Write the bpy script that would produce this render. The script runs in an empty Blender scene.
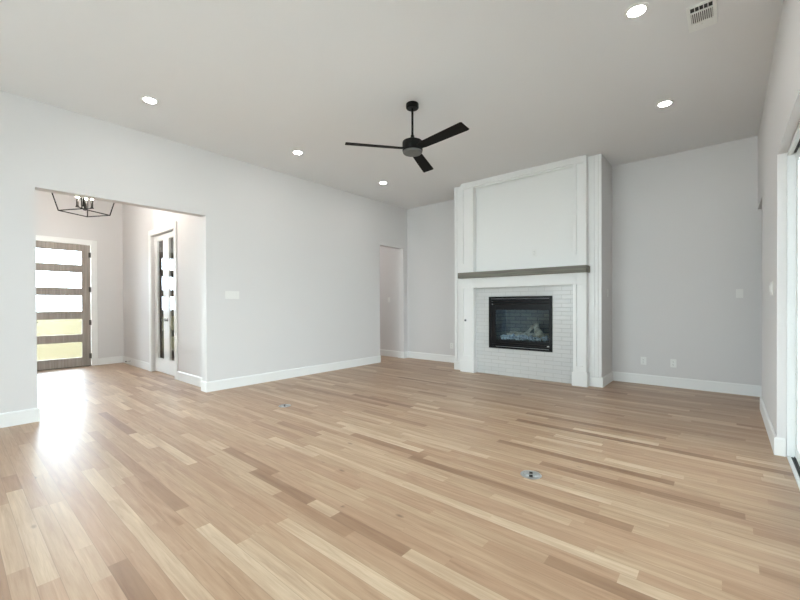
import bpy, bmesh, math, random
from mathutils import Vector, Matrix

random.seed(7)
PI = math.pi
SC = bpy.context.scene
COL = SC.collection

# ------------------------------------------------------------------ camera
YAW, PITCH, ROLL = 0.7027, -0.0065, -0.0044
fwd = Vector((-math.sin(YAW) * math.cos(PITCH), math.cos(YAW) * math.cos(PITCH), math.sin(PITCH)))
rgt = fwd.cross(Vector((0, 0, 1))).normalized()
upv = rgt.cross(fwd)
c_, s_ = math.cos(ROLL), math.sin(ROLL)
rgt, upv = c_ * rgt + s_ * upv, -s_ * rgt + c_ * upv
cam_data = bpy.data.cameras.new('camera')
cam = bpy.data.objects.new('camera', cam_data)
COL.objects.link(cam)
M = Matrix((rgt, upv, -fwd)).transposed().to_4x4()
M.translation = Vector((0, 0, 1.213))
cam.matrix_world = M
cam_data.sensor_width = 36.0
cam_data.lens = 385.25 / 800 * 36.0
cam_data.shift_y = 6.51 / 800
cam_data.clip_start = 0.02
SC.camera = cam

# ------------------------------------------------------------------ exposure, sky, daylight
SC.view_settings.view_transform = 'Standard'
SC.view_settings.look = 'None'
SC.view_settings.gamma = 1.0
SC.view_settings.use_curve_mapping = False
SC.view_settings.exposure = 0.66
SKY_STRENGTH = 6.0
SUN_HAZE = 4.0
LAMP = 70.0
BULB = 480.0

world = bpy.data.worlds.new('sky')
SC.world = world
world.use_nodes = True
wn = world.node_tree
wn.nodes.clear()
wo = wn.nodes.new('ShaderNodeOutputWorld')
wb = wn.nodes.new('ShaderNodeBackground')
wb.inputs['Color'].default_value = (0.83, 0.95, 1.0, 1)
wb.inputs['Strength'].default_value = SKY_STRENGTH
# hazy bright sky, brightest towards the low sun beyond the front door
wc = wn.nodes.new('ShaderNodeTexCoord')
wd = wn.nodes.new('ShaderNodeVectorMath')
wd.operation = 'DOT_PRODUCT'
wd.inputs[1].default_value = Vector((-0.96, -0.2, 0.2)).normalized()
wn.links.new(wc.outputs['Generated'], wd.inputs[0])
wr = wn.nodes.new('ShaderNodeMapRange')
wr.interpolation_type = 'SMOOTHSTEP'
for i_, v_ in ((1, 0.55), (2, 1.0), (3, SKY_STRENGTH), (4, SKY_STRENGTH * SUN_HAZE)):
    wr.inputs[i_].default_value = v_
wn.links.new(wd.outputs['Value'], wr.inputs[0])
wn.links.new(wr.outputs[0], wb.inputs['Strength'])
wn.links.new(wb.outputs[0], wo.inputs[0])

# room numbers (metres)
XL, XR, YB, H = -5.505, 0.307, 6.765, 3.354      # left, right, back wall faces, ceiling height
WT = 0.145                                        # wall thickness
YR = -3.2                                         # rear wall face (behind the camera)
FX = -9.75                                        # foyer front wall face
FYR = 2.44                                        # foyer right wall face
FYL = 0.30                                        # foyer left wall face
OP0, OP1, OPZ = 0.617, 2.343, 2.451               # wide opening in the left wall
HD0, HD1, HDZ = 5.853, 6.62, 2.452                # hall doorway in the left wall
SL0, SL1, SLZ = 0.2, 4.27, 2.385                 # sliding door opening in the right wall
RH0, RHZ = 5.96, 2.41                             # opening at the far end of the right wall
FD0, FD1, FDZ = 0.89, 1.90, 2.42                  # front door opening
FR0, FR1, FRZ = -8.0, -6.90, 2.47                 # french door opening


def portal(name, loc, rot, sx, sy):
    d = bpy.data.lights.new(name, 'AREA')
    d.shape = 'RECTANGLE'
    d.size, d.size_y = sx, sy
    d.cycles.is_portal = True
    o = bpy.data.objects.new(name, d)
    o.location = loc
    o.rotation_euler = rot
    COL.objects.link(o)


portal('daylight_sliding_door', (XR + 0.30, (SL0 + SL1) / 2, SLZ / 2), (0, PI / 2, 0), SLZ, SL1 - SL0)
portal('daylight_added_rear', (-2.6, YR - 0.25, 1.6), (PI / 2, 0, 0), 5.2, 2.6)  # sky portal at the added rear window
portal('daylight_added_foyer', (FX - 0.30, -1.4, 1.5), (0, -PI / 2, 0), 2.2, 2.0)  # sky portal for the window added to the foyer
portal('daylight_added_study', (FX - 0.30, 4.3, 1.5), (0, -PI / 2, 0), 2.2, 1.2)  # sky portal for the window added to the study
portal('daylight_front_door', (FX - 0.25, (FD0 + FD1) / 2, 1.23), (0, -PI / 2, 0), 2.2, 0.8)



def fill_lamp(name, loc, watts):  # added fill light at ceiling height, no fixture modelled
    d = bpy.data.lights.new(name, 'AREA')
    d.shape = 'DISK'
    d.size = 0.3
    d.energy = watts
    d.color = (1.0, 0.97, 0.93)
    o = bpy.data.objects.new(name, d)
    o.location = loc
    COL.objects.link(o)


fill_lamp('hall_fill_lamp', (-7.3, 5.8, H - 0.02), 13.0)      # unseen lamp added to lift the hall beyond the doorway
fill_lamp('study_fill_lamp', (-8.3, 3.7, H - 0.02), 70.0)      # unseen lamp added to brighten the room behind the french doors

# ------------------------------------------------------------------ materials


def lin(r, g, b):
    def f(c):
        c /= 255.0
        return c / 12.92 if c <= 0.04045 else ((c + 0.055) / 1.055) ** 2.4
    return (f(r), f(g), f(b), 1.0)


class NT:
    def __init__(self, name):
        self.m = bpy.data.materials.new(name)
        self.m.use_nodes = True
        self.t = self.m.node_tree
        self.t.nodes.clear()
        self.out = self.t.nodes.new('ShaderNodeOutputMaterial')

    def n(self, kind, ins=None, **props):
        nd = self.t.nodes.new(kind)
        for k, v in props.items():
            setattr(nd, k, v)
        for k, v in (ins or {}).items():
            if hasattr(v, 'is_output'):
                self.t.links.new(v, nd.inputs[k])
            else:
                nd.inputs[k].default_value = v
        return nd

    def math(self, op, a, b=0.0, c=None):
        ins = {0: a, 1: b}
        if c is not None:
            ins[2] = c
        return self.n('ShaderNodeMath', ins, operation=op).outputs[0]

    def mix(self, fac, a, b, blend='MIX'):
        nd = self.n('ShaderNodeMix', data_type='RGBA', blend_type=blend)
        for k, v in ((0, fac), (6, a), (7, b)):
            if hasattr(v, 'is_output'):
                self.t.links.new(v, nd.inputs[k])
            else:
                nd.inputs[k].default_value = v
        return nd.outputs[2]

    def surf(self, s):
        self.t.links.new(s, self.out.inputs['Surface'])
        return self.m


def paint(name, rgb, rough=0.55, grain=0.0006, scale=140.0, spec=0.35, vary=0.03):
    """wall paint: faint roller stipple as bump, very faint tone mottling"""
    k = NT(name)
    co = k.n('ShaderNodeTexCoord').outputs['Object']
    big = k.n('ShaderNodeTexNoise', {'Vector': co, 'Scale': 1.7, 'Detail': 3.0})
    fac = k.math('MULTIPLY', big.outputs[0], vary)
    dark = tuple(c * 0.85 for c in rgb[:3]) + (1,)
    colr = k.mix(fac, rgb, dark)
    fine = k.n('ShaderNodeTexNoise', {'Vector': co, 'Scale': scale, 'Detail': 2.0})
    bmp = k.n('ShaderNodeBump', {'Height': fine.outputs[0], 'Strength': 0.25, 'Distance': grain})
    b = k.n('ShaderNodeBsdfPrincipled', {'Base Color': colr, 'Roughness': rough,
                                         'Specular IOR Level': spec, 'Normal': bmp.outputs[0]})
    return k.surf(b.outputs[0])


def plain(name, rgb, rough=0.4, metal=0.0, spec=0.5, noise=0.15, scale=60.0):
    k = NT(name)
    co = k.n('ShaderNodeTexCoord').outputs['Object']
    nz = k.n('ShaderNodeTexNoise', {'Vector': co, 'Scale': scale, 'Detail': 2.0})
    r = k.math('MULTIPLY_ADD', nz.outputs[0], noise, rough - noise / 2)
    b = k.n('ShaderNodeBsdfPrincipled', {'Base Color': rgb, 'Roughness': r, 'Metallic': metal,
                                         'Specular IOR Level': spec})
    return k.surf(b.outputs[0])


def emit(name, rgb, strength):
    k = NT(name)
    return k.surf(k.n('ShaderNodeEmission', {'Color': rgb, 'Strength': strength}).outputs[0])


def clear_glass(name, tint=(0.97, 0.985, 0.98, 1), ior=1.5, gain=1.35, sheen=(1, 1, 1, 1)):
    k = NT(name)
    fr = k.n('ShaderNodeFresnel', {'IOR': ior})
    f2 = k.math('MULTIPLY', fr.outputs[0], gain)
    f2 = k.math('MINIMUM', f2, 1.0)
    tr = k.n('ShaderNodeBsdfTransparent', {'Color': tint})
    gl = k.n('ShaderNodeBsdfGlossy', {'Color': sheen, 'Roughness': 0.005})
    return k.surf(k.n('ShaderNodeMixShader', {0: f2, 1: tr.outputs[0], 2: gl.outputs[0]}).outputs[0])


def rain_glass(name):
    k = NT(name)
    co = k.n('ShaderNodeTexCoord').outputs['Object']
    mp = k.n('ShaderNodeMapping', {'Vector': co, 'Scale': (60, 60, 22)})
    nz = k.n('ShaderNodeTexNoise', {'Vector': mp.outputs[0], 'Scale': 1.0, 'Detail': 2.0})
    bmp = k.n('ShaderNodeBump', {'Height': nz.outputs[0], 'Strength': 0.3, 'Distance': 0.006})
    rf = k.n('ShaderNodeBsdfRefraction', {'Color': (0.76, 0.78, 0.80, 1), 'Roughness': 0.09, 'IOR': 1.06,
                                          'Normal': bmp.outputs[0]})
    tr = k.n('ShaderNodeBsdfTransparent', {'Color': (0.70, 0.73, 0.76, 1)})
    gl = k.n('ShaderNodeBsdfGlossy', {'Roughness': 0.12, 'Normal': bmp.outputs[0]})
    a = k.n('ShaderNodeMixShader', {0: 0.55, 1: tr.outputs[0], 2: rf.outputs[0]})
    fr = k.n('ShaderNodeFresnel', {'IOR': 1.45})
    return k.surf(k.n('ShaderNodeMixShader', {0: fr.outputs[0], 1: a.outputs[0], 2: gl.outputs[0]}).outputs[0])


def plank_floor(name, w, off):
    k = NT(name)
    co = k.n('ShaderNodeTexCoord').outputs['Object']
    at = k.n('ShaderNodeAttribute', attribute_name='plank')
    sep = k.n('ShaderNodeSeparateColor', {0: at.outputs['Color']})
    xyz = k.n('ShaderNodeSeparateXYZ', {0: co})
    # each plank samples its own piece of the grain
    shift = k.math('MULTIPLY', sep.outputs[1], 40.0)
    gx = k.math('ADD', xyz.outputs[0], shift)
    gy = k.math('ADD', xyz.outputs[1], k.math('MULTIPLY', sep.outputs[2], 9.0))
    gv = k.n('ShaderNodeCombineXYZ', {0: gx, 1: gy, 2: shift}).outputs[0]
    m1 = k.n('ShaderNodeMapping', {'Vector': gv, 'Scale': (2.2, 34, 1)})
    n1 = k.n('ShaderNodeTexNoise', {'Vector': m1.outputs[0], 'Scale': 1.0, 'Detail': 5.0, 'Roughness': 0.6,
                                    'Distortion': 0.6})
    m2 = k.n('ShaderNodeMapping', {'Vector': gv, 'Scale': (7, 260, 1)})
    n2 = k.n('ShaderNodeTexNoise', {'Vector': m2.outputs[0], 'Scale': 1.0, 'Detail': 3.0})
    m3 = k.n('ShaderNodeMapping', {'Vector': gv, 'Scale': (1.1, 11, 1)})
    n3 = k.n('ShaderNodeTexNoise', {'Vector': m3.outputs[0], 'Scale': 1.0, 'Detail': 2.0})
    # dark knots, few
    m4 = k.n('ShaderNodeMapping', {'Vector': gv, 'Scale': (3.0, 7.0, 1)})
    vo = k.n('ShaderNodeTexVoronoi', {'Vector': m4.outputs[0], 'Scale': 1.0})
    kn = k.n('ShaderNodeMapRange', {0: vo.outputs['Distance'], 1: 0.035, 2: 0.11, 3: 1.0, 4: 0.0})
    vsep = k.n('ShaderNodeSeparateColor', {0: vo.outputs['Color']})
    knot = k.math('MULTIPLY', kn.outputs[0], k.math('GREATER_THAN', vsep.outputs[0], 0.75))
    ramp = k.n('ShaderNodeValToRGB', {0: sep.outputs[0]})
    cr = ramp.color_ramp
    cr.elements[0].position = 0.0
    cr.elements[0].color = lin(150, 114, 86)
    cr.elements[1].position = 1.0
    cr.elements[1].color = lin(226, 204, 175)
    for p, c in ((0.22, lin(178, 143, 113)), (0.45, lin(196, 163, 133)), (0.62, lin(199, 170, 139)), (0.8, lin(213, 187, 157))):
        e = cr.elements.new(p)
        e.color = c
    c0 = ramp.outputs[0]
    c1 = k.mix(k.n('ShaderNodeMapRange', {0: n1.outputs[0], 1: 0.32, 2: 0.72, 3: 0.08, 4: 0.52}).outputs[0], c0, lin(158, 121, 92), 'MULTIPLY')
    c1 = k.mix(k.n('ShaderNodeMapRange', {0: n3.outputs[0], 1: 0.42, 2: 0.7, 3: 0.0, 4: 0.5}).outputs[0], c1, lin(176, 143, 114))
    c2 = k.mix(k.n('ShaderNodeMapRange', {0: n2.outputs[0], 1: 0.5, 2: 0.8, 3: 0.0, 4: 0.25}).outputs[0], c1, lin(140, 104, 76))
    c3 = k.mix(k.math('MULTIPLY', knot, 0.6), c2, lin(92, 62, 44))
    # joints between boards
    v = k.math('FRACT', k.math('DIVIDE', k.math('SUBTRACT', xyz.outputs[1], off), w))
    d = k.math('MINIMUM', v, k.math('SUBTRACT', 1.0, v))
    seam = k.n('ShaderNodeMapRange', {0: d, 1: 0.006, 2: 0.02, 3: 0.45, 4: 0.0})
    c4 = k.mix(seam.outputs[0], c3, lin(110, 82, 60))
    hgt = k.math('SUBTRACT', k.math('MULTIPLY', n2.outputs[0], 0.25), seam.outputs[0])
    bmp = k.n('ShaderNodeBump', {'Height': hgt, 'Strength': 0.12, 'Distance': 0.0015})
    # every board lies a hair out of level, so reflections break up from board to board
    rg = k.math('MULTIPLY_ADD', n1.outputs[0], 0.12, 0.44)
    b = k.n('ShaderNodeBsdfPrincipled', {'Base Color': c4, 'Roughness': rg, 'Specular IOR Level': 0.6,
                                         'Coat Weight': 0.3, 'Coat Roughness': 0.30,
                                         'Normal': bmp.outputs[0]})
    return k.surf(b.outputs[0])


def wood(name, dark, light, axis='X', rough=0.5, spec=0.4):
    k = NT(name)
    co = k.n('ShaderNodeTexCoord').outputs['Object']
    sc = {'X': (1.6, 40, 40), 'Y': (40, 1.6, 40), 'Z': (40, 40, 1.6)}[axis]
    mp = k.n('ShaderNodeMapping', {'Vector': co, 'Scale': sc})
    nz = k.n('ShaderNodeTexNoise', {'Vector': mp.outputs[0], 'Scale': 1.0, 'Detail': 5.0, 'Distortion': 0.4})
    f = k.n('ShaderNodeMapRange', {0: nz.outputs[0], 1: 0.3, 2: 0.7})
    col = k.mix(f.outputs[0], dark, light)
    bmp = k.n('ShaderNodeBump', {'Height': nz.outputs[0], 'Strength': 0.3, 'Distance': 0.002})
    return k.surf(k.n('ShaderNodeBsdfPrincipled', {'Base Color': col, 'Roughness': rough, 'Specular IOR Level': spec, 'Normal': bmp.outputs[0]}).outputs[0])


def bricks(name, c1, c2, grout, bw, rh, mortar, rough, bump=0.004, spec=0.5):
    """running-bond tiles or bricks laid in the X-Z plane"""
    k = NT(name)
    co = k.n('ShaderNodeTexCoord').outputs['Object']
    s = k.n('ShaderNodeSeparateXYZ', {0: co})
    xy = k.math('ADD', s.outputs[0], s.outputs[1])
    v = k.n('ShaderNodeCombineXYZ', {0: xy, 1: s.outputs[2]})
    br = k.n('ShaderNodeTexBrick', {'Vector': v.outputs[0], 'Color1': c1, 'Color2': c2, 'Mortar': grout, 'Scale': 1.0,
                                    'Mortar Size': mortar, 'Mortar Smooth': 0.2, 'Bias': 0.0, 'Brick Width': bw,
                                    'Row Height': rh}, offset=0.5)
    nz = k.n('ShaderNodeTexNoise', {'Vector': co, 'Scale': 9.0, 'Detail': 2.0})
    h = k.math('SUBTRACT', k.math('MULTIPLY', nz.outputs[0], 0.35), br.outputs['Fac'])
    bmp = k.n('ShaderNodeBump', {'Height': h, 'Strength': 0.6, 'Distance': bump})
    r = k.math('MULTIPLY_ADD', br.outputs['Fac'], 0.4, rough)
    return k.surf(k.n('ShaderNodeBsdfPrincipled', {'Base Color': br.outputs['Color'], 'Roughness': r,
                                                   'Specular IOR Level': spec, 'Normal': bmp.outputs[0]}).outputs[0])


def speckle(name, a, b, scale, rough=0.8, bump=0.01, spec=0.4):
    k = NT(name)
    co = k.n('ShaderNodeTexCoord').outputs['Object']
    nz = k.n('ShaderNodeTexNoise', {'Vector': co, 'Scale': scale, 'Detail': 6.0, 'Roughness': 0.65})
    f = k.n('ShaderNodeMapRange', {0: nz.outputs[0], 1: 0.35, 2: 0.65})
    col = k.mix(f.outputs[0], a, b)
    bmp = k.n('ShaderNodeBump', {'Height': nz.outputs[0], 'Strength': 0.6, 'Distance': bump})
    return k.surf(k.n('ShaderNodeBsdfPrincipled', {'Base Color': col, 'Roughness': rough, 'Specular IOR Level': spec, 'Normal': bmp.outputs[0]}).outputs[0])


PW, POFF = 0.0775, 0.0124
m_wall = paint('wall_paint', (0.715, 0.697, 0.692, 1))
m_ceil = paint('ceiling_paint', (0.80, 0.795, 0.80, 1), rough=0.8, spec=0.15)
m_trim = paint('white_trim_paint', (0.86, 0.86, 0.85, 1), rough=0.35, grain=0.0002, scale=60, spec=0.5)
m_floor = plank_floor('oak_planks', PW, POFF)
m_tile = bricks('pale_tile', lin(214, 214, 213), lin(209, 210, 210), lin(186, 186, 184), 0.26, 0.064, 0.003, 0.18)
m_firebrick = bricks('fire_brick', lin(120, 108, 94), lin(92, 84, 76), lin(58, 54, 50), 0.20, 0.065, 0.006, 0.8, 0.006)
m_mantel = wood('grey_mantel_wood', lin(106, 103, 95), lin(134, 131, 121), 'X', 0.6)
m_door = wood('taupe_door_wood', lin(140, 130, 122), lin(168, 158, 149), 'Z', 0.45)
m_black = plain('black_metal', (0.006, 0.006, 0.006, 1), 0.45, spec=0.2)
m_blade = wood('black_blade', (0.006, 0.0055, 0.0055, 1), (0.011, 0.010, 0.010, 1), 'X', 0.7, 0.12)
m_cap = plain('grey_light_cap', lin(100, 100, 98), 0.5)
m_iron = plain('dark_bronze', (0.008, 0.007, 0.007, 1), 0.6, spec=0.15)
m_satin = plain('satin_black', (0.005, 0.005, 0.006, 1), 0.35, spec=0.22)
m_nickel = plain('brushed_nickel', lin(196, 196, 196), 0.34, metal=0.85)
m_darkmetal = plain('dark_hardware', lin(70, 66, 62), 0.35, metal=0.8)
m_plate = plain('white_plastic', (0.84, 0.84, 0.82, 1), 0.3)
m_switch = plain('switch_plastic', (0.82, 0.81, 0.79, 1), 0.35)
m_slot = plain('dark_slot', (0.02, 0.02, 0.02, 1), 0.6)
m_glass = clear_glass('clear_glass')
m_fireglass = clear_glass('fire_glass', (0.90, 0.95, 0.97, 1), 1.5, 1.0, (0.55, 0.78, 1.0, 1))
m_rain = rain_glass('rain_glass')
m_lens = emit('lamp_lens', (1.0, 0.97, 0.93, 1), LAMP)
m_bulb = emit('candle_bulb', (1.0, 0.95, 0.88, 1), BULB)
m_brass = plain('candle_sleeve', (0.012, 0.010, 0.008, 1), 0.6, spec=0.15)
m_lawn = speckle('dry_lawn', lin(118, 105, 82), lin(110, 100, 74), 3.0, 1.0, 0.03, 0.0)
m_bounce_paving = speckle('bounce_paving', lin(206, 204, 200), lin(192, 190, 186), 5.0, 0.85, 0.004)
m_log = speckle('ceramic_log', lin(222, 208, 182), lin(140, 124, 104), 14.0, 0.85, 0.01)
m_ember = speckle('ember_rock', lin(232, 234, 236), lin(96, 104, 114), 30.0, 0.5, 0.01)
m_vinyl = plain('white_vinyl', (0.84, 0.86, 0.86, 1), 0.3)

# ------------------------------------------------------------------ mesh helpers


def box(bm, x0, x1, y0, y1, z0, z1, bev=0.0, seg=1):
    t = bmesh.new()
    vs = [t.verts.new((x, y, z)) for x in (x0, x1) for y in (y0, y1) for z in (z0, z1)]
    for f in ((0, 1, 3, 2), (4, 6, 7, 5), (0, 4, 5, 1), (2, 3, 7, 6), (0, 2, 6, 4), (1, 5, 7, 3)):
        t.faces.new([vs[i] for i in f])
    if bev:
        bmesh.ops.bevel(t, geom=list(t.edges), offset=bev, segments=seg, affect='EDGES', profile=0.5)
    bmesh.ops.recalc_face_normals(t, faces=t.faces)
    merge(bm, t)


def merge(bm, t, mat=None):
    vm = {}
    for v in t.verts:
        vm[v] = bm.verts.new(mat @ v.co if mat else v.co)
    for f in t.faces:
        try:
            nf = bm.faces.new([vm[v] for v in f.verts])
            nf.smooth = f.smooth
        except ValueError:
            pass
    t.free()


def lathe(bm, prof, n=40, mat=None):
    """profile [(r, z)...] about Z; ends at r=0 are closed"""
    t = bmesh.new()
    rings = []
    for r, z in prof:
        if r < 1e-6:
            rings.append([t.verts.new((0, 0, z))])
        else:
            rings.append([t.verts.new((r * math.cos(2 * PI * i / n), r * math.sin(2 * PI * i / n), z)) for i in range(n)])
    for a, b in zip(rings, rings[1:]):
        for i in range(n):
            j = (i + 1) % n
            if len(a) == 1 and len(b) == 1:
                continue
            if len(a) == 1:
                t.faces.new((a[0], b[i], b[j]))
            elif len(b) == 1:
                t.faces.new((a[i], a[j], b[0]))
            else:
                t.faces.new((a[i], a[j], b[j], b[i]))
    bmesh.ops.recalc_face_normals(t, faces=t.faces)
    merge(bm, t, mat)


def bar(bm, p, q, r, n=10):
    """round bar between two points"""
    p, q = Vector(p), Vector(q)
    d = q - p
    m = Matrix.Translation(p) @ d.to_track_quat('Z', 'Y').to_matrix().to_4x4()
    lathe(bm, [(0, 0), (r, 0), (r, d.length), (0, d.length)], n, m)


def obj(name, bm, mat, parent=None, smooth=False, loc=None):
    me = bpy.data.meshes.new(name)
    bm.to_mesh(me)
    bm.free()
    me.materials.append(mat)
    if smooth:
        me.shade_smooth()
        me.set_sharp_from_angle(angle=math.radians(38))
    o = bpy.data.objects.new(name, me)
    COL.objects.link(o)
    if parent is not None:
        o.parent = parent
    if loc is not None:
        o.location = loc
    return o


def tag(o, label, cat, group=None, kind=None):
    o['label'] = label
    o['category'] = cat
    if group:
        o['group'] = group
    if kind:
        o['kind'] = kind
    return o


def thing(name, label, cat, loc=(0, 0, 0), rz=0.0, group=None):
    o = bpy.data.objects.new(name, None)
    o.empty_display_size = 0.1
    o.location = loc
    o.rotation_euler = (0, 0, rz)
    COL.objects.link(o)
    return tag(o, label, cat, group)


def struct(name, bm, mat, label=None, smooth=False):
    o = obj(name, bm, mat, smooth=smooth)
    o['kind'] = 'structure'
    if label:
        o['label'] = label
    return o


def struct_root(name, loc, label=None):
    o = bpy.data.objects.new(name, None)
    o.empty_display_size = 0.1
    o.location = loc
    COL.objects.link(o)
    o['kind'] = 'structure'
    if label:
        o['label'] = label
    return o


def dup(root, loc, rz, label, group=None):
    r = root.copy()
    COL.objects.link(r)
    r.location = loc
    r.rotation_euler = (0, 0, rz)
    r['label'] = label
    if group:
        r['group'] = group
    for ch in list(root.children):
        c = ch.copy()
        COL.objects.link(c)
        c.parent = r
        for g in list(ch.children):
            d = g.copy()
            COL.objects.link(d)
            d.parent = c
    return r


def wall_x(bm, x0, x1, ya, yb, h, openings):
    """wall across X (normal along X) from ya to yb with openings [(y0, y1, z0, z1)]"""
    y = ya
    for (a, b, z0, z1) in sorted(openings):
        if a > y:
            box(bm, x0, x1, y, a, 0, h)
        if z0 > 0:
            box(bm, x0, x1, a, b, 0, z0)
        if z1 < h:
            box(bm, x0, x1, a, b, z1, h)
        y = b
    if y < yb:
        box(bm, x0, x1, y, yb, 0, h)


def wall_y(bm, y0, y1, xa, xb, h, openings):
    x = xa
    for (a, b, z0, z1) in sorted(openings):
        if a > x:
            box(bm, x, a, y0, y1, 0, h)
        if z0 > 0:
            box(bm, a, b, y0, y1, 0, z0)
        if z1 < h:
            box(bm, a, b, y0, y1, z1, h)
        x = b
    if x < xb:
        box(bm, x, xb, y0, y1, 0, h)


# ------------------------------------------------------------------ floor, ceiling, walls
XE = 1.75       # end of the little hall to the right of the back wall
X0, Y0, X1, Y1 = FX - 0.02, YR, XE, YB

bm = bmesh.new()
special = {  # row: [(x start, length, tone)]  boards that stand out in the room
    11: [(-2.19, 1.05, 0.97)],
    6: [(-2.19, 0.55, 0.02)],
    25: [(-1.02, 0.72, 0.96)],
    23: [(-0.65, 0.62, 0.03)],
    18: [(-1.72, 0.53, 0.10), (-1.19, 0.85, 0.93)],
}
tones = []
r0 = math.floor((Y0 - POFF) / PW)
r1 = math.ceil((Y1 - POFF) / PW)
for r in range(r0, r1):
    ya, yb = max(Y0, POFF + r * PW), min(Y1, POFF + (r + 1) * PW)
    x = X0
    first = True
    fixed = sorted(special.get(r, []))
    while x < X1 - 1e-4:
        L = random.choice((0.35, 0.5, 0.62, 0.8, 0.95, 1.15, 1.4)) * random.uniform(0.85, 1.15)
        if first:
            L *= random.uniform(0.2, 1.0)
            first = False
        u = random.random()
        tone = min(1, max(0, random.gauss(0.53, 0.15)))
        if u < 0.045:
            tone = random.uniform(0.0, 0.2)
        elif u > 0.90:
            tone = random.uniform(0.82, 1.0)
        nx = x + L
        for (fs, fl, ft) in fixed:
            if abs(x - fs) < 1e-4:
                nx, tone = fs + fl, ft
            elif x < fs and nx > fs - 0.2:
                nx = fs
        nx = min(nx, X1)
        f = bm.faces.new([bm.verts.new(p) for p in ((x, ya, 0), (nx, ya, 0), (nx, yb, 0), (x, yb, 0))])
        tones.append((tone, random.random(), random.random(), 1.0))
        x = nx
# slab under the boards
box(bm, X0, X1, Y0, Y1, -0.12, -0.002)
while len(tones) < len(bm.faces):
    tones.append((0.5, 0.5, 0.5, 1.0))
fl_ob = struct('floor', bm, m_floor, 'pale oak plank floor')
att = fl_ob.data.attributes.new('plank', 'FLOAT_COLOR', 'FACE')
for i, t in enumerate(tones):
    att.data[i].color = t

bm = bmesh.new()
box(bm, FX - 0.14, XE + 0.14, YR - 0.14, YB + 0.14, H, H + 0.15)
struct('ceiling', bm, m_ceil, 'flat grey white ceiling')

bm = bmesh.new()
wall_x(bm, XL - WT, XL, YR, YB, H, [(OP0, OP1, 0, OPZ), (HD0, HD1, 0, HDZ)])
struct('wall_left', bm, m_wall)
bm = bmesh.new()
wall_y(bm, YB, YB + 0.14, FX, XE + 0.14, H, [])
struct('wall_back', bm, m_wall)
bm = bmesh.new()
wall_x(bm, XR, XR + WT, YR, YB, H, [(SL0, SL1, 0, SLZ), (RH0, YB, 0, RHZ)])
struct('wall_right', bm, m_wall)
bm = bmesh.new()
wall_y(bm, YR - 0.14, YR, FX, XE + 0.14, H, [(-5.2, 0.0, 0.3, 2.9)])
struct('wall_rear', bm, m_wall)
bm = bmesh.new()
wall_x(bm, FX - 0.14, FX, YR - 0.14, YB + 0.14, H, [(FD0, FD1, 0, FDZ), (-2.4, -0.4, 0.4, 2.6), (3.7, 4.9, 0.4, 2.6)])
struct('wall_foyer_front', bm, m_wall)
bm = bmesh.new()
wall_y(bm, FYR, FYR + 0.14, FX, XL - WT, H, [(FR0, FR1, 0, FRZ)])
struct('wall_foyer_right', bm, m_wall)
bm = bmesh.new()
box(bm, -8.6, XL - WT, 6.655, YB, 0, H)
struct('wall_hall_right', bm, m_wall)
bm = bmesh.new()
box(bm, -8.74, -8.6, 5.1, YB, 0, H)
box(bm, -8.6, XL - WT, 4.96, 5.1, 0, H)
struct('wall_hall_left', bm, m_wall)
bm = bmesh.new()
box(bm, XE, XE + 0.14, 5.2, YB, 0, H)
box(bm, XR + WT, XE + 0.14, 5.2, 5.34, 0, H)
struct('wall_side_hall', bm, m_wall)

# chimney breast with the firebox cavity left open
CX0, CX1, CY = -3.83, -1.365, 6.10
BX0, BX1, BZ0, BZ1 = -3.075, -2.095, 0.50, 1.29
bm = bmesh.new()
wall_y(bm, CY, 6.62, CX0, CX1, H, [(BX0, BX1, BZ0, BZ1)])
box(bm, CX0, CX1, 6.62, YB, 0, H)
struct('wall_chimney_breast', bm, m_wall, 'painted chimney breast carrying the fireplace')

# ------------------------------------------------------------------ baseboards and casings
BH, BT = 0.143, 0.016


def base_run(bm, pts):
    """baseboard along a path on the floor; the board lies to the left of the direction of travel"""
    n = len(pts)
    P = [Vector((p[0], p[1], 0)) for p in pts]
    nor = []
    for i in range(n - 1):
        d = (P[i + 1] - P[i]).normalized()
        nor.append(Vector((-d.y, d.x, 0)))
    prof = [(0, 0), (BT, 0), (BT, BH - 0.016), (BT - 0.004, BH - 0.005), (BT - 0.009, BH), (0, BH)]
    rings = []
    for i in range(n):
        if i == 0:
            m, s = nor[0], 1
        elif i == n - 1:
            m, s = nor[-1], 1
        else:
            m = (nor[i - 1] + nor[i]).normalized()
            s = 1 / max(0.3, m.dot(nor[i]))
        rings.append([bm.verts.new(P[i] + m * (a * s) + Vector((0, 0, b))) for a, b in prof])
    k = len(prof)
    for a, b in zip(rings, rings[1:]):
        for j in range(k):
            jj = (j + 1) % k
            bm.faces.new((a[j], a[jj], b[jj], b[j]))
    bm.faces.new(rings[0][::-1])
    bm.faces.new(rings[-1])


bm = bmesh.new()
base_run(bm, [(XL - WT, YR), (XL - WT, OP0), (XL, OP0), (XL, YR)])
base_run(bm, [(XL, HD0), (XL, OP1), (XL - WT, OP1), (XL - WT, FYR)])
bmesh.ops.recalc_face_normals(bm, faces=bm.faces)
struct('baseboard_left', bm, m_trim)
bm = bmesh.new()
base_run(bm, [(CX0, YB), (XL, YB), (XL, HD1), (XL - WT, HD1), (XL - WT, 6.655), (-8.55, 6.655)])
base_run(bm, [(XE, YB), (CX1, YB), (CX1, CY), (-1.535, CY)])
base_run(bm, [(-3.645, CY), (CX0, CY), (CX0, YB - BT)])
bmesh.ops.recalc_face_normals(bm, faces=bm.faces)
struct('baseboard_back', bm, m_trim)
bm = bmesh.new()
base_run(bm, [(XR + 0.05, SL1), (XR, SL1), (XR, RH0), (XR + WT, RH0)])
bmesh.ops.recalc_face_normals(bm, faces=bm.faces)
struct('baseboard_right', bm, m_trim)
bm = bmesh.new()
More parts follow.
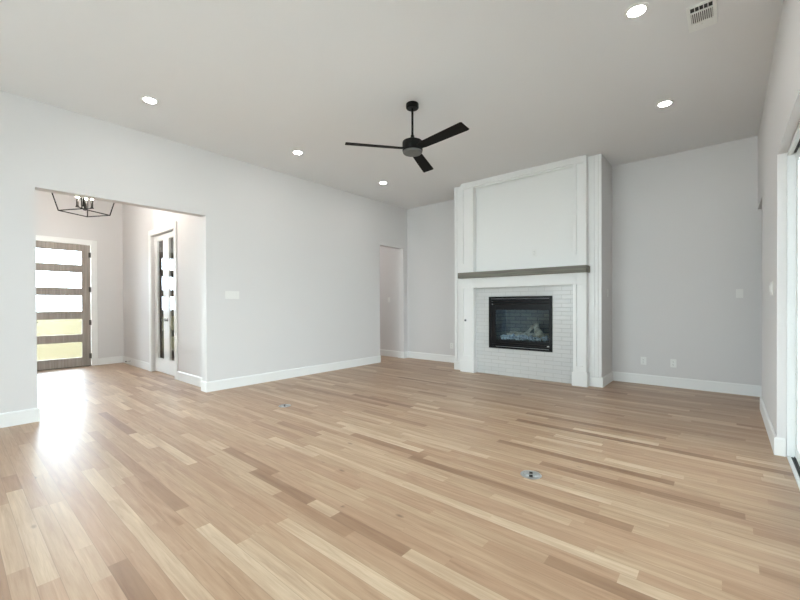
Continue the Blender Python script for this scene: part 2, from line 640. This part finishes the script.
base_run(bm, [(FX, FYR), (FX, FD1 + 0.105)])
base_run(bm, [(FR0 - 0.105, FYR), (FX, FYR)])
base_run(bm, [(XL - WT - BT, FYR), (FR1 + 0.105, FYR)])
bmesh.ops.recalc_face_normals(bm, faces=bm.faces)
struct('baseboard_foyer', bm, m_trim)

# casing round the front door and its jamb lining
bm = bmesh.new()
CW, CT = 0.10, 0.02
box(bm, FX, FX + CT, FD1, FD1 + CW, 0, FDZ + CW, 0.003)
box(bm, FX, FX + CT, FD0 - CW, FD0, 0, FDZ + CW, 0.003)
box(bm, FX, FX + CT, FD0, FD1, FDZ, FDZ + CW, 0.003)
struct('trim_front_door', bm, m_trim)
bm = bmesh.new()
box(bm, FR0 - CW, FR0, FYR - CT, FYR, 0, FRZ + CW, 0.003)
box(bm, FR1, FR1 + CW, FYR - CT, FYR, 0, FRZ + CW, 0.003)
box(bm, FR0, FR1, FYR - CT, FYR, FRZ, FRZ + CW, 0.003)
struct('trim_french_doors', bm, m_trim)

# ------------------------------------------------------------------ front door
d1 = struct_root('door_1', (FX, FD0, 0), 'taupe wooden front door with five stacked panes of textured glass')
y0, y1 = 0.008, FD1 - FD0 - 0.008
gy0, gy1 = y0 + 0.135, y1 - 0.135
panes = [(0.185 + 0.4575 * k, 0.49 + 0.4575 * k) for k in range(5)]
panes[4] = (2.015, 2.282)
bm = bmesh.new()
DX0, DX1 = -0.055, -0.008
box(bm, DX0, DX1, y0, gy0, 0.012, FDZ - 0.006, 0.002)
box(bm, DX0, DX1, gy1, y1, 0.012, FDZ - 0.006, 0.002)
zs = [0.012] + [z for p in panes for z in p] + [FDZ - 0.006]
for i in range(0, len(zs), 2):
    box(bm, DX0, DX1, gy0, gy1, zs[i], zs[i + 1], 0.002)
obj('door_leaf', bm, m_door, d1)
for (a, b) in panes:
    bm = bmesh.new()
    box(bm, -0.036, -0.028, gy0, gy1, a, b)
    obj('glass_pane', bm, m_rain, d1)
for hz in (0.20, 0.87, 1.53, 2.22):
    bm = bmesh.new()
    bar(bm, (0.006, y1 + 0.003, hz - 0.05), (0.006, y1 + 0.003, hz + 0.05), 0.010, 12)
    box(bm, -0.008, 0.001, y1 - 0.028, y1 + 0.006, hz - 0.05, hz + 0.05)
    obj('hinge', bm, m_darkmetal, d1, smooth=True)
bm = bmesh.new()
hy = y0 + 0.07
box(bm, -0.008, 0.0, hy - 0.022, hy + 0.022, 0.80, 1.05, 0.003)
bar(bm, (0.0, hy, 0.905), (0.05, hy, 0.905), 0.010)
bar(bm, (0.05, hy - 0.01, 0.905), (0.05, hy + 0.14, 0.905), 0.009)
obj('handle', bm, m_darkmetal, d1, smooth=True)
bm = bmesh.new()
box(bm, -0.12, -0.004, 0.0, FD1 - FD0, 0.0, 0.011)
obj('threshold', bm, m_darkmetal, d1)

# ------------------------------------------------------------------ french doors into the next room
for i, (xa, xb, ga, gb, hx, hd, side) in enumerate((
        (FR0 + 0.006, -7.447, -7.865, -7.575, -7.50, -1, 'left'),
        (-7.441, FR1 - 0.006, -7.305, -7.025, -7.385, 1, 'right'))):
    d = struct_root('door_%d' % (i + 2), (xa, FYR + 0.045, 0), 'white glazed french door leaf, %s one of the pair' % side)
    bm = bmesh.new()
    X = lambda v: v - xa
    d.rotation_euler = (0, 0, math.radians(0.7))
    za, zb, top = 0.26, 2.365, FRZ - 0.006
    box(bm, 0, X(ga), 0, 0.04, 0.014, top, 0.002)
    box(bm, X(gb), X(xb), 0, 0.04, 0.014, top, 0.002)
    box(bm, X(ga), X(gb), 0, 0.04, 0.014, za, 0.002)
    box(bm, X(ga), X(gb), 0, 0.04, zb, top, 0.002)
    obj('door_leaf', bm, m_trim, d)
    bm = bmesh.new()
    box(bm, X(ga), X(gb), 0.008, 0.014, za, zb)
    obj('glass_pane', bm, m_glass, d)
    bm = bmesh.new()
    lathe(bm, [(0, 0), (0.026, 0), (0.026, 0.008), (0, 0.008)], 24,
          Matrix.Translation((X(hx), 0.0, 0.955)) @ Matrix.Rotation(PI / 2, 4, 'X'))
    bar(bm, (X(hx), -0.006, 0.955), (X(hx), -0.05, 0.955), 0.009)
    bar(bm, (X(hx) - hd * 0.01, -0.05, 0.955), (X(hx) + hd * 0.10, -0.05, 0.955), 0.008)
    obj('handle', bm, m_darkmetal, d, smooth=True)

# ------------------------------------------------------------------ sliding glass door in the right wall
d4 = struct_root('door_4', (XR + 0.055, SL1, 0), 'white framed sliding glass door in the right wall')
L = SL1 - SL0
bm = bmesh.new()
box(bm, 0, 0.13, -0.028, -0.002, 0.0, SLZ - 0.002, 0.002)           # far jamb
box(bm, 0, 0.13, -L + 0.002, -L + 0.03, 0.0, SLZ - 0.002, 0.002)    # near jamb
box(bm, 0, 0.028, -L + 0.03, -0.028, SLZ - 0.035, SLZ - 0.002, 0.002)
box(bm, 0.05, 0.13, -L + 0.03, -0.028, SLZ - 0.035, SLZ - 0.002, 0.002)
box(bm, 0, 0.022, -L + 0.03, -0.028, 0.0, 0.016, 0.002)
obj('door_frame', bm, m_vinyl, d4)
bm = bmesh.new()
box(bm, 0.0225, 0.128, -L + 0.031, -0.029, 0.0, 0.010)
for yy in (0.04, 0.062, 0.10, 0.122):
    box(bm, yy, yy + 0.004, -L + 0.031, -0.029, 0.010, 0.018)
obj('sill_track', bm, m_satin, d4)
bm = bmesh.new()
box(bm, 0.0285, 0.0495, -L + 0.03, -0.029, SLZ - 0.02, SLZ - 0.002)
obj('head_track', bm, m_slot, d4)
pw = (L - 0.06) / 3
for k in range(3):
    a = -0.03 - (k + 1) * pw
    b = -0.03 - k * pw
    x = 0.045 if k != 1 else 0.088
    bm = bmesh.new()
    za, zb = 0.02, SLZ - 0.037
    box(bm, x, x + 0.035, b - 0.12, b, za, zb, 0.002)
    box(bm, x, x + 0.035, a, a + 0.075, za, zb, 0.002)
    box(bm, x, x + 0.035, a + 0.075, b - 0.12, za, za + 0.09, 0.002)
    box(bm, x, x + 0.035, a + 0.075, b - 0.12, zb - 0.075, zb, 0.002)
    pnl = obj('door_panel', bm, m_vinyl, d4)
    bm = bmesh.new()
    box(bm, x + 0.014, x + 0.02, a + 0.075, b - 0.12, za + 0.09, zb - 0.075)
    obj('glass_pane', bm, m_glass, pnl)

# unseen window added behind the camera for more light on the back wall
w1 = struct_root('added_window_1', (-2.6, YR, 0.3))
bm = bmesh.new()
wx = (-2.6, -1.3, 0.0, 1.3, 2.6)
for x in wx:
    xa = min(max(x - 0.03, -2.6), 2.54)
    box(bm, xa, xa + 0.06, -0.12, -0.04, 0, 2.6)
spans = [(-2.54, -1.33), (-1.27, -0.03), (0.03, 1.27), (1.33, 2.54)]
for xa, xb in spans:
    box(bm, xa, xb, -0.12, -0.04, 0, 0.06)
    box(bm, xa, xb, -0.12, -0.04, 2.54, 2.6)
obj('added_window_frame', bm, m_vinyl, w1)
for xa, xb in spans:
    bm = bmesh.new()
    box(bm, xa, xb, -0.083, -0.077, 0.06, 2.54)
    obj('glass_pane', bm, m_glass, w1)

w2 = struct_root('added_window_2', (FX, -1.4, 0.4))  # unseen window added to bring daylight into the foyer
bm = bmesh.new()
for ya, yb in ((-1.0, -0.94), (-0.03, 0.03), (0.94, 1.0)):
    box(bm, -0.12, -0.04, ya, yb, 0, 2.2)
for ya, yb in ((-0.94, -0.03), (0.03, 0.94)):
    box(bm, -0.12, -0.04, ya, yb, 0, 0.06)
    box(bm, -0.12, -0.04, ya, yb, 2.14, 2.2)
obj('added_window_frame', bm, m_vinyl, w2)
for ya, yb in ((-0.94, -0.03), (0.03, 0.94)):
    bm = bmesh.new()
    box(bm, -0.083, -0.077, ya, yb, 0.06, 2.14)
    obj('glass_pane', bm, m_glass, w2)

w3 = struct_root('added_window_3', (FX, 4.3, 0.4))  # added window, lights the study behind the french doors
bm = bmesh.new()
for ya, yb in ((-0.6, -0.54), (0.54, 0.6)):
    box(bm, -0.12, -0.04, ya, yb, 0, 2.2)
box(bm, -0.12, -0.04, -0.54, 0.54, 0, 0.06)
box(bm, -0.12, -0.04, -0.54, 0.54, 2.14, 2.2)
obj('added_window_frame', bm, m_vinyl, w3)
bm = bmesh.new()
box(bm, -0.083, -0.077, -0.54, 0.54, 0.06, 2.14)
obj('glass_pane', bm, m_glass, w3)

bm = bmesh.new()
box(bm, -70, FX - 1.9, -50, 50, -0.35, -0.20)
struct('ground', bm, m_lawn, 'sunlit yellow green lawn outside the front door')
bm = bmesh.new()  # pale ground added out of view, reflects neutral daylight up to the ceiling
box(bm, FX - 1.9, FX - 0.14, -50, 50, -0.35, -0.12)
box(bm, FX - 0.14, 40, -50, YR - 0.14, -0.35, -0.12)
box(bm, XR + WT, 40, YR - 0.14, 5.1, -0.35, -0.12)
struct('ground_bounce_paving', bm, m_bounce_paving, 'unseen pale paving added to bounce neutral daylight indoors')

# ------------------------------------------------------------------ fireplace surround
PX = ((-3.63, -3.38), (-1.725, -1.54))
SY = 5.98
fs = thing('fireplace_surround', 'white panelled fireplace surround rising to the ceiling on the chimney breast', 'fireplace surround',
           ((PX[0][0] + PX[1][1]) / 2, CY, 0))
ox, oy = fs.location.x, fs.location.y


def B(bm, x0, x1, y0_, y1_, z0, z1, bev=0.0):
    box(bm, x0 - ox, x1 - ox, y0_ - oy, y1_ - oy, z0, z1, bev)


for (xa, xb) in PX:
    bm = bmesh.new()
    B(bm, xa, xb, SY + 0.024, CY, 0, H)                       # core
    mg = 0.045
    e = 0.0015
    B(bm, xa, xa + mg, SY, SY + 0.024, 0.0, H, e)
    B(bm, xb - mg, xb, SY, SY + 0.024, 0.0, H, e)
    for z0, z1 in ((0.0, 0.29), (1.487, 1.925), (3.25, H)):
        B(bm, xa + mg, xb - mg, SY, SY + 0.024, z0, z1, e)
    pil = obj('pilaster', bm, m_trim, fs)
    bm = bmesh.new()
    B(bm, xa - 0.014, xb + 0.014, SY - 0.016, SY - 0.0005, 0, 0.205, 0.003)
    B(bm, xa - 0.014, xa - 0.0005, SY - 0.0005, CY - 0.017, 0, 0.205)
    B(bm, xb + 0.0005, xb + 0.014, SY - 0.0005, CY - 0.017, 0, 0.205)
    obj('plinth', bm, m_trim, pil)
bm = bmesh.new()
B(bm, PX[0][1], PX[1][0], SY, CY, 1.49, 1.755, 0.001)
obj('frieze', bm, m_trim, fs)
bm = bmesh.new()
B(bm, PX[0][1], PX[1][0], SY, CY, 3.262, H, 0.001)
B(bm, PX[0][1], PX[1][0], SY + 0.03, SY + 0.05, 3.235, 3.262)
obj('top_rail', bm, m_trim, fs)
bm = bmesh.new()
B(bm, PX[0][1], PX[1][0], 6.088, CY, 1.755, 3.262)
obj('back_panel', bm, m_trim, fs)
for a, b, d, e in ((CX0, CX0 + 0.05, 0.014, 0.003), (CX0 + 0.055, PX[0][0], 0.006, 0), (PX[1][1], CX1 - 0.10, 0.006, 0),
                   (CX1 - 0.095, CX1 - 0.045, 0.010, 0.002), (CX1 - 0.040, CX1, 0.014, 0.004)):
    bm = bmesh.new()
    B(bm, a, b, CY - d, CY, BH + 0.002, H, e)
    obj('corner_board', bm, m_trim, fs)
bm = bmesh.new()
TY = 6.082
B(bm, PX[0][1], -3.08, TY, CY, 0, 1.49)
B(bm, -2.09, PX[1][0], TY, CY, 0, 1.49)
B(bm, -3.08, -2.09, TY, CY, 0, 0.49)
B(bm, -3.08, -2.09, TY, CY, 1.30, 1.49)
obj('tile_facing', bm, m_tile, fs)

mt = bmesh.new()
t = bmesh.new()
foot = [(-1.060, -0.11), (1.062, -0.11), (1.062, 0.104), (1.0405, 0.104), (1.0405, -0.0105), (-1.060, -0.0105)]
lo_ = [t.verts.new((x, y, 0)) for x, y in foot]
hi_ = [t.verts.new((x, y, 0.097)) for x, y in foot]
t.faces.new(lo_[::-1])
t.faces.new(hi_)
for i in range(6):
    t.faces.new((lo_[i], lo_[(i + 1) % 6], hi_[(i + 1) % 6], hi_[i]))
bmesh.ops.bevel(t, geom=list(t.edges), offset=0.003, segments=2, affect='EDGES', profile=0.5)
merge(mt, t)
ms = obj('mantel_shelf', mt, m_mantel, loc=(-2.577, 5.99, 1.6602))
tag(ms, 'long grey wooden mantel shelf across the white fireplace surround', 'mantel')

# gas insert
gi = thing('fireplace_insert', 'black gas fireplace insert with glass front set in pale tile', 'fireplace', (-2.578, TY, 0.46))


def G(bm, x0, x1, y0_, y1_, z0, z1, bev=0.0):
    box(bm, x0 + 2.578, x1 + 2.578, y0_ - TY, y1_ - TY, z0 - 0.46, z1 - 0.46, bev)


bm = bmesh.new()
FA, FB, ZA, ZB = -3.128, -2.055, 0.456, 1.331
G(bm, FA, FA + 0.045, TY - 0.022, TY - 0.001, ZA, ZB, 0.002)
G(bm, FB - 0.045, FB, TY - 0.022, TY - 0.001, ZA, ZB, 0.002)
G(bm, FA + 0.045, FB - 0.045, TY - 0.022, TY - 0.001, ZB - 0.035, ZB, 0.002)
G(bm, FA + 0.045, FB - 0.045, TY - 0.022, TY - 0.001, ZA, ZA + 0.03, 0.002)
fr = obj('outer_frame', bm, m_satin, gi)
bm = bmesh.new()
GA, GB, GZ0, GZ1 = -3.008, -2.106, 0.602, 1.108
ia, ib, iz0, iz1 = FA + 0.045, FB - 0.045, ZA + 0.03, ZB - 0.035
G(bm, ia, GA, TY - 0.012, TY + 0.006, iz0, iz1 - 0.095, 0.002)
G(bm, GB, ib, TY - 0.012, TY + 0.006, iz0, iz1 - 0.095, 0.002)
G(bm, GA, GB, TY - 0.012, TY + 0.006, GZ1, iz1 - 0.095, 0.002)
G(bm, GA, GB, TY - 0.012, TY + 0.006, iz0 + 0.07, GZ0, 0.002)
obj('door_frame', bm, m_satin, gi)
for z0, z1 in ((iz1 - 0.088, iz1 - 0.05), (iz1 - 0.045, iz1 - 0.006), (iz0 + 0.006, iz0 + 0.035), (iz0 + 0.039, iz0 + 0.066)):
    bm = bmesh.new()
    G(bm, ia, ib, TY - 0.016, TY + 0.006, z0, z1, 0.004)
    obj('louver', bm, m_satin, gi)
bm = bmesh.new()
G(bm, GA, GB, TY - 0.004, TY, GZ0, GZ1)
obj('glass_pane', bm, m_fireglass, gi)
bm = bmesh.new()
G(bm, -2.135, -2.10, TY - 0.019, TY - 0.0165, iz0 + 0.044, iz0 + 0.058)
obj('badge', bm, m_nickel, gi)
# brick-lined box behind the glass
bm = bmesh.new()
e = 0.02
G(bm, BX0 + 0.002, BX0 + e, TY + 0.025, 6.60, BZ0 + 0.002, BZ1 - 0.002)
G(bm, BX1 - e, BX1 - 0.002, TY + 0.025, 6.60, BZ0 + 0.002, BZ1 - 0.002)
G(bm, BX0 + e, BX1 - e, 6.58, 6.60, BZ0 + 0.002, BZ1 - 0.002)
G(bm, BX0 + e, BX1 - e, TY + 0.025, 6.58, BZ1 - 0.022, BZ1 - 0.002)
G(bm, BX0 + e, BX1 - e, TY + 0.025, 6.58, BZ0 + 0.002, 0.60)
obj('brick_lining', bm, m_firebrick, gi)


def log(name, p, q, r, label, seed):
    rd = random.Random(seed)
    p, q = Vector(p), Vector(q)
    d = q - p
    t = bmesh.new()
    n, k = 14, 9
    rings = []
    ph = rd.uniform(0, 6)
    for j in range(k):
        u = j / (k - 1)
        rr = r * (1 - 0.22 * u) * (0.9 + 0.16 * math.sin(u * 7 + ph))
        bend = 0.12 * r * math.sin(u * 4 + ph)
        rings.append([t.verts.new((rr * (1 + 0.10 * math.sin(3 * a + ph + u * 2)) * math.cos(a) + bend,
                                   rr * math.sin(a), u * d.length)) for a in [2 * PI * i / n for i in range(n)]])
    for a, b in zip(rings, rings[1:]):
        for i in range(n):
            f = t.faces.new((a[i], a[(i + 1) % n], b[(i + 1) % n], b[i]))
            f.smooth = True
    t.faces.new(rings[0][::-1])
    t.faces.new(rings[-1])
    bm2 = bmesh.new()
    merge(bm2, t, d.to_track_quat('Z', 'Y').to_matrix().to_4x4())
    o = obj(name, bm2, m_log, loc=p)
    return tag(o, label, 'log', 'ceramic logs in the gas fireplace')


log('fireplace_log', (-2.90, 6.43, 0.672), (-2.22, 6.46, 0.672), 0.055, 'long ceramic log lying at the back of the firebox', 1)
log('fireplace_log', (-2.30, 6.22, 0.66), (-2.42, 6.36, 0.86), 0.066, 'thick pale ceramic log leaning at the right of the firebox', 2)
log('fireplace_log', (-2.88, 6.25, 0.668), (-2.56, 6.33, 0.69), 0.040, 'thin ceramic log slanting across the left of the firebox', 3)
log('fireplace_log', (-2.54, 6.24, 0.70), (-2.47, 6.36, 0.83), 0.034, 'small ceramic log propped across the middle of the pile', 4)
bm = bmesh.new()
rd = random.Random(5)
for _ in range(130):
    x, y = rd.uniform(-2.96, -2.18), rd.uniform(6.13, 6.30)
    r = rd.uniform(0.012, 0.034)
    t = bmesh.new()
    bmesh.ops.create_icosphere(t, subdivisions=1, radius=r)
    for v in t.verts:
        v.co *= rd.uniform(0.75, 1.2)
    merge(bm, t, Matrix.Translation((x + 2.56, y - 6.2, 0.004 + r * 0.8 + rd.random() ** 2 * 0.05)))
eb = obj('ember_bed', bm, m_ember, loc=(-2.56, 6.2, 0.60))
tag(eb, 'bed of pale crushed ember rock below the ceramic logs', 'embers', kind='stuff')

# ------------------------------------------------------------------ ceiling fan
fan = thing('ceiling_fan', 'black three blade ceiling fan hanging from the middle of the ceiling', 'ceiling fan', (-2.567, 3.25, H))
zf = lambda z: z - H
bm = bmesh.new()
lathe(bm, [(0, 0), (0.066, 0), (0.068, -0.006), (0.068, -0.042), (0.060, -0.052), (0.02, -0.054), (0, -0.054)], 40)
obj('canopy', bm, m_black, fan, True)
bm = bmesh.new()
lathe(bm, [(0, -0.052), (0.012, -0.052), (0.012, zf(3.01)), (0, zf(3.01))], 20)
obj('downrod', bm, m_black, fan, True)
bm = bmesh.new()
lathe(bm, [(0, zf(3.022)), (0.017, zf(3.022)), (0.020, zf(3.002)), (0.038, zf(2.968)), (0.038, zf(2.960)), (0, zf(2.960))], 28)
obj('rod_collar', bm, m_black, fan, True)
bm = bmesh.new()
lathe(bm, [(0, zf(2.962)), (0.085, zf(2.962)), (0.104, zf(2.952)), (0.108, zf(2.940)), (0.108, zf(2.852)), (0.104, zf(2.848)), (0, zf(2.848))], 48)
obj('motor_housing', bm, m_black, fan, True)
bm = bmesh.new()
lathe(bm, [(0, zf(2.848)), (0.102, zf(2.848)), (0.104, zf(2.844)), (0.104, zf(2.835)), (0.094, zf(2.824)), (0, zf(2.821))], 48)
obj('light_cap', bm, m_cap, fan, True)
for k in range(3):
    a = math.radians(-128 + 120 * k)
    bm = bmesh.new()
    t = bmesh.new()
    w0, w1_, th = 0.052, 0.066, 0.007
    xs = [0.10, 0.16, 0.40, 0.70, 0.715]
    ws = [w0 * 0.8, w0, (w0 + w1_) / 2, w1_, w1_ - 0.006]
    rings = []
    for x, w in zip(xs, ws):
        rings.append([t.verts.new(c) for c in ((x, -w, -th / 2), (x, w, -th / 2), (x, w, th / 2), (x, -w, th / 2))])
    for p, q in zip(rings, rings[1:]):
        for i in range(4):
            t.faces.new((p[i], p[(i + 1) % 4], q[(i + 1) % 4], q[i]))
    t.faces.new(rings[0][::-1])
    t.faces.new(rings[-1])
    bmesh.ops.recalc_face_normals(t, faces=t.faces)
    merge(bm, t, Matrix.Rotation(math.radians(-13), 4, 'X'))
    bl = obj('blade', bm, m_blade, fan)
    bl.rotation_euler = (0, 0, a)
    bl.location = (0, 0, zf(2.874))

# ------------------------------------------------------------------ recessed lights
GL = 'recessed ceiling lights'
spots = [(-4.593, 1.399, 'round recessed ceiling light nearest the wide foyer opening'),
         (-4.60, 3.22, 'round recessed ceiling light along the left wall, second from the foyer opening'),
         (-4.62, 5.01, 'round recessed ceiling light nearest the hall doorway and far left corner'),
         (-0.503, 3.288, 'large round recessed ceiling light beside the square air vent'),
         (-0.505, 5.011, 'round recessed ceiling light between the air vent and the right of the fireplace')]
first = None
for x, y, lab in spots:
    if first is None:
        first = thing('recessed_light', lab, 'ceiling light', (x, y, H), 0, GL)
        bm = bmesh.new()
        lathe(bm, [(0.056, -0.001), (0.080, -0.001), (0.080, -0.003), (0.076, -0.006), (0.058, -0.008), (0.056, -0.006), (0.056, -0.001)], 48)
        obj('trim_ring', bm, m_plate, first, True)
        bm = bmesh.new()
        lathe(bm, [(0.0555, -0.002), (0.0555, -0.006), (0.042, -0.009), (0.0, -0.011)], 48)
        obj('lens', bm, m_lens, first, True)
    else:
        dup(first, (x, y, H), 0, lab, GL)

# ------------------------------------------------------------------ ceiling air vent
cv = thing('ceiling_vent', 'white louvered air register in the ceiling near the right wall', 'vent', (-0.14, 3.658, H))
bm = bmesh.new()
hx, hy = 0.086, 0.166
ix = 0.064
bands = ((-0.137, -0.078), (-0.064, 0.066))
box(bm, -hx, -ix, -hy, hy, -0.010, -0.0005, 0.002)
box(bm, ix, hx, -hy, hy, -0.010, -0.0005, 0.002)
for a, b in ((-hy, bands[0][0]), (bands[0][1], bands[1][0]), (bands[1][1], hy)):
    box(bm, -ix, ix, a, b, -0.010, -0.0005, 0.002)
obj('vent_frame', bm, m_plate, cv)
bm = bmesh.new()
box(bm, -ix, ix, bands[0][0], bands[1][1], -0.0009, -0.0004)
obj('dark_duct', bm, m_slot, cv)
for k in range(11):
    x = -ix + 0.0055 + k * 0.0117
    bm = bmesh.new()
    t = bmesh.new()
    box(t, -0.0028, 0.0028, bands[1][0], bands[1][1], -0.0090, -0.0012)
    merge(bm, t, Matrix.Translation((x, 0, 0)))
    obj('slat', bm, m_plate, cv)
for k in range(4):
    x = -ix + 0.026 + k * 0.0255
    bm = bmesh.new()
    box(bm, x - 0.002, x + 0.002, bands[0][0], bands[0][1], -0.0090, -0.0012)
    obj('slat', bm, m_plate, cv)

# ------------------------------------------------------------------ foyer lantern
LZ = 2.62
lan = thing('lantern_pendant', 'open dark metal lantern chandelier hanging in the foyer', 'chandelier', (-7.45, 1.385, H), math.radians(28.5))
zl = lambda z: z - H
bm = bmesh.new()
h0, h1 = 0.216, 0.292
zt = 3.02
lo = [(sx * h0, sy * h0, zl(LZ)) for sx, sy in ((-1, -1), (1, -1), (1, 1), (-1, 1))]
hi = [(sx * h1, sy * h1, zl(zt)) for sx, sy in ((-1, -1), (1, -1), (1, 1), (-1, 1))]
for i in range(4):
    j = (i + 1) % 4
    bar(bm, lo[i], lo[j], 0.008, 8)
    bar(bm, hi[i], hi[j], 0.008, 8)
    bar(bm, lo[i], hi[i], 0.008, 8)
    bar(bm, hi[i], (0, 0, zl(3.20)), 0.008, 8)
obj('cage', bm, m_iron, lan, True)
bm = bmesh.new()
bar(bm, (0, 0, zl(2.67)), (0, 0, -0.02), 0.008)
lathe(bm, [(0, zl(2.655)), (0.018, zl(2.66)), (0.024, zl(2.675)), (0.012, zl(2.69)), (0, zl(2.69))], 20)
lathe(bm, [(0, 0), (0.065, 0), (0.065, -0.02), (0.02, -0.03), (0, -0.03)], 32)
obj('stem', bm, m_iron, lan, True)
for k in range(4):
    a = PI / 4 + k * PI / 2
    cx, cy = 0.085 * math.cos(a), 0.085 * math.sin(a)
    bm = bmesh.new()
    bar(bm, (0, 0, zl(2.68)), (cx, cy, zl(2.70)), 0.006, 8)
    lathe(bm, [(0, zl(2.695)), (0.024, zl(2.70)), (0.026, zl(2.708)), (0, zl(2.708))], 20, Matrix.Translation((cx, cy, 0)))
    arm = obj('candle_arm', bm, m_iron, lan, True)
    bm = bmesh.new()
    lathe(bm, [(0, zl(2.708)), (0.016, zl(2.708)), (0.016, zl(2.835)), (0, zl(2.835))], 20, Matrix.Translation((cx, cy, 0)))
    obj('candle_sleeve', bm, m_brass, arm, True)
    bm = bmesh.new()
    lathe(bm, [(0, zl(2.835)), (0.010, zl(2.832)), (0.018, zl(2.855)), (0.016, zl(2.875)), (0.006, zl(2.90)), (0, zl(2.908))], 20,
          Matrix.Translation((cx, cy, 0)))
    obj('bulb', bm, m_bulb, arm, True)

# ------------------------------------------------------------------ outlets, switches and small fittings


def place_on(o, loc, normal):
    """plates are modelled facing -Y; turn them to face the given direction"""
    ang = {'-y': 0.0, '+x': PI / 2, '-x': -PI / 2, '+y': PI}[normal]
    o.location = loc
    o.rotation_euler = (0, 0, ang)


def outlet(label):
    t = thing('wall_outlet', label, 'outlet', group='duplex wall outlets')
    bm = bmesh.new()
    box(bm, -0.036, 0.036, -0.006, 0, -0.058, 0.058, 0.0025, 2)
    obj('cover_plate', bm, m_plate, t)
    for s in (-1, 1):
        bm = bmesh.new()
        lathe(bm, [(0, 0), (0.0165, 0), (0.0165, 0.003), (0, 0.003)], 24,
              Matrix.Translation((0, -0.0055, s * 0.02)) @ Matrix.Rotation(PI / 2, 4, 'X'))
        sk = obj('socket', bm, m_plate, t)
        bm = bmesh.new()
        for dx, h in ((-0.0065, 0.009), (0.0065, 0.007)):
            box(bm, dx - 0.0014, dx + 0.0014, -0.0090, -0.0084, s * 0.02 - h / 2 + 0.003, s * 0.02 + h / 2 + 0.003)
        box(bm, -0.0022, 0.0022, -0.0090, -0.0084, s * 0.02 - 0.011, s * 0.02 - 0.007)
        obj('slot', bm, m_slot, sk)
    return t


def switch(label, gangs, name='light_switch', pitch=0.046):
    t = thing(name, label, 'light switch')
    w = 0.036 + (gangs - 1) * pitch / 2
    bm = bmesh.new()
    box(bm, -w, w, -0.006, 0, -0.058, 0.058, 0.0025, 2)
    obj('cover_plate', bm, m_switch, t)
    for k in range(gangs):
        x = (k - (gangs - 1) / 2) * pitch
        bm = bmesh.new()
        tmp = bmesh.new()
        box(tmp, -0.0155, 0.0155, -0.0045, 0.001, -0.032, 0.032, 0.001)
        merge(bm, tmp, Matrix.Translation((x, -0.0065, 0)) @ Matrix.Rotation(math.radians(3), 4, 'X'))
        obj('rocker', bm, m_switch, t)
    return t


o1 = outlet('white wall outlet low on the back wall, next to the fireplace')
place_on(o1, (-0.947, YB, 0.345), '-y')
o2 = dup(o1, (-0.579, YB, 0.342), 0, 'white wall outlet low on the back wall, farther from the fireplace')
o3 = dup(o1, (-4.33, YB, 0.345), 0, 'white wall outlet low on the wall left of the chimney breast')
o4 = dup(o1, (-2.338, 6.088, 2.018), 0, 'white wall outlet high above the mantel shelf in the white panel')
s1 = switch('white wall switch on the back wall near the right corner', 1)
place_on(s1, (0.133, YB, 1.332), '-y')
s2 = switch('wide white switch plate on the left wall right of the foyer opening', 4)
place_on(s2, (XL, 2.71, 1.354), '+x')
s3 = switch('white switch plate on the right wall beside the sliding door', 4)
place_on(s3, (XR, 4.72, 1.335), '-x')
s4 = switch('white switch on the right side of the chimney breast', 1)
place_on(s4, (CX1, 6.45, 1.365), '+x')
s5 = switch('white switch seen through the hall doorway', 1)
place_on(s5, (-5.97, 6.655, 1.31), '-y')

# gas key valve on the left pilaster
gv = thing('gas_valve', 'small dark gas key valve on the left pilaster of the fireplace', 'valve', (-3.552, SY + 0.0235, 0.918))
bm = bmesh.new()
lathe(bm, [(0, 0), (0.026, 0), (0.024, 0.004), (0.012, 0.006), (0, 0.006)], 28, Matrix.Rotation(PI / 2, 4, 'X'))
obj('flange', bm, m_nickel, gv, True)
bm = bmesh.new()
lathe(bm, [(0, 0.006), (0.013, 0.006), (0.013, 0.016), (0, 0.016)], 20, Matrix.Rotation(PI / 2, 4, 'X'))
obj('key_socket', bm, m_slot, gv, True)

# floor outlets
fo = thing('floor_outlet', 'round brushed metal floor outlet in the middle of the open plank floor', 'floor outlet', (-1.053, 2.668, 0),
           math.atan2(1.053, 2.668), 'round floor outlets')
bm = bmesh.new()
lathe(bm, [(0, 0.0003), (0.070, 0.0003), (0.072, 0.002), (0.068, 0.0055), (0.060, 0.006), (0.057, 0.0035), (0, 0.0035)], 48)
obj('cover_ring', bm, m_nickel, fo, True)
for s in (-1, 1):
    bm = bmesh.new()
    lathe(bm, [(0, 0), (0.021, 0), (0.021, 0.0045), (0.018, 0.0055), (0, 0.0055)], 28, Matrix.Translation((s * 0.034, 0, 0.0035)))
    obj('flip_lid', bm, m_nickel, fo, True)
for s in (-1, 1):
    bm = bmesh.new()
    box(bm, -0.011, 0.011, s * 0.026 - 0.015, s * 0.026 + 0.015, 0.0036, 0.0062, 0.001)
    obj('socket', bm, m_slot, fo)
dup(fo, (-4.03, 2.616, 0), math.atan2(4.03, 2.616), 'small floor outlet on the planks out from the long left wall')

# door stop on the foyer baseboard
ds = thing('door_stop', 'small dark door stop on the foyer baseboard beside the front door', 'door stop', (-9.25, FYR - BT, 0.075))
bm = bmesh.new()
lathe(bm, [(0, 0), (0.016, 0), (0.016, 0.006), (0.006, 0.010), (0.006, 0.065), (0, 0.065)], 16, Matrix.Rotation(PI / 2, 4, 'X'))
obj('spring_rod', bm, m_nickel, ds, True)
bm = bmesh.new()
lathe(bm, [(0, 0.065), (0.011, 0.065), (0.011, 0.082), (0, 0.084)], 16, Matrix.Rotation(PI / 2, 4, 'X'))
obj('rubber_tip', bm, m_slot, ds, True)
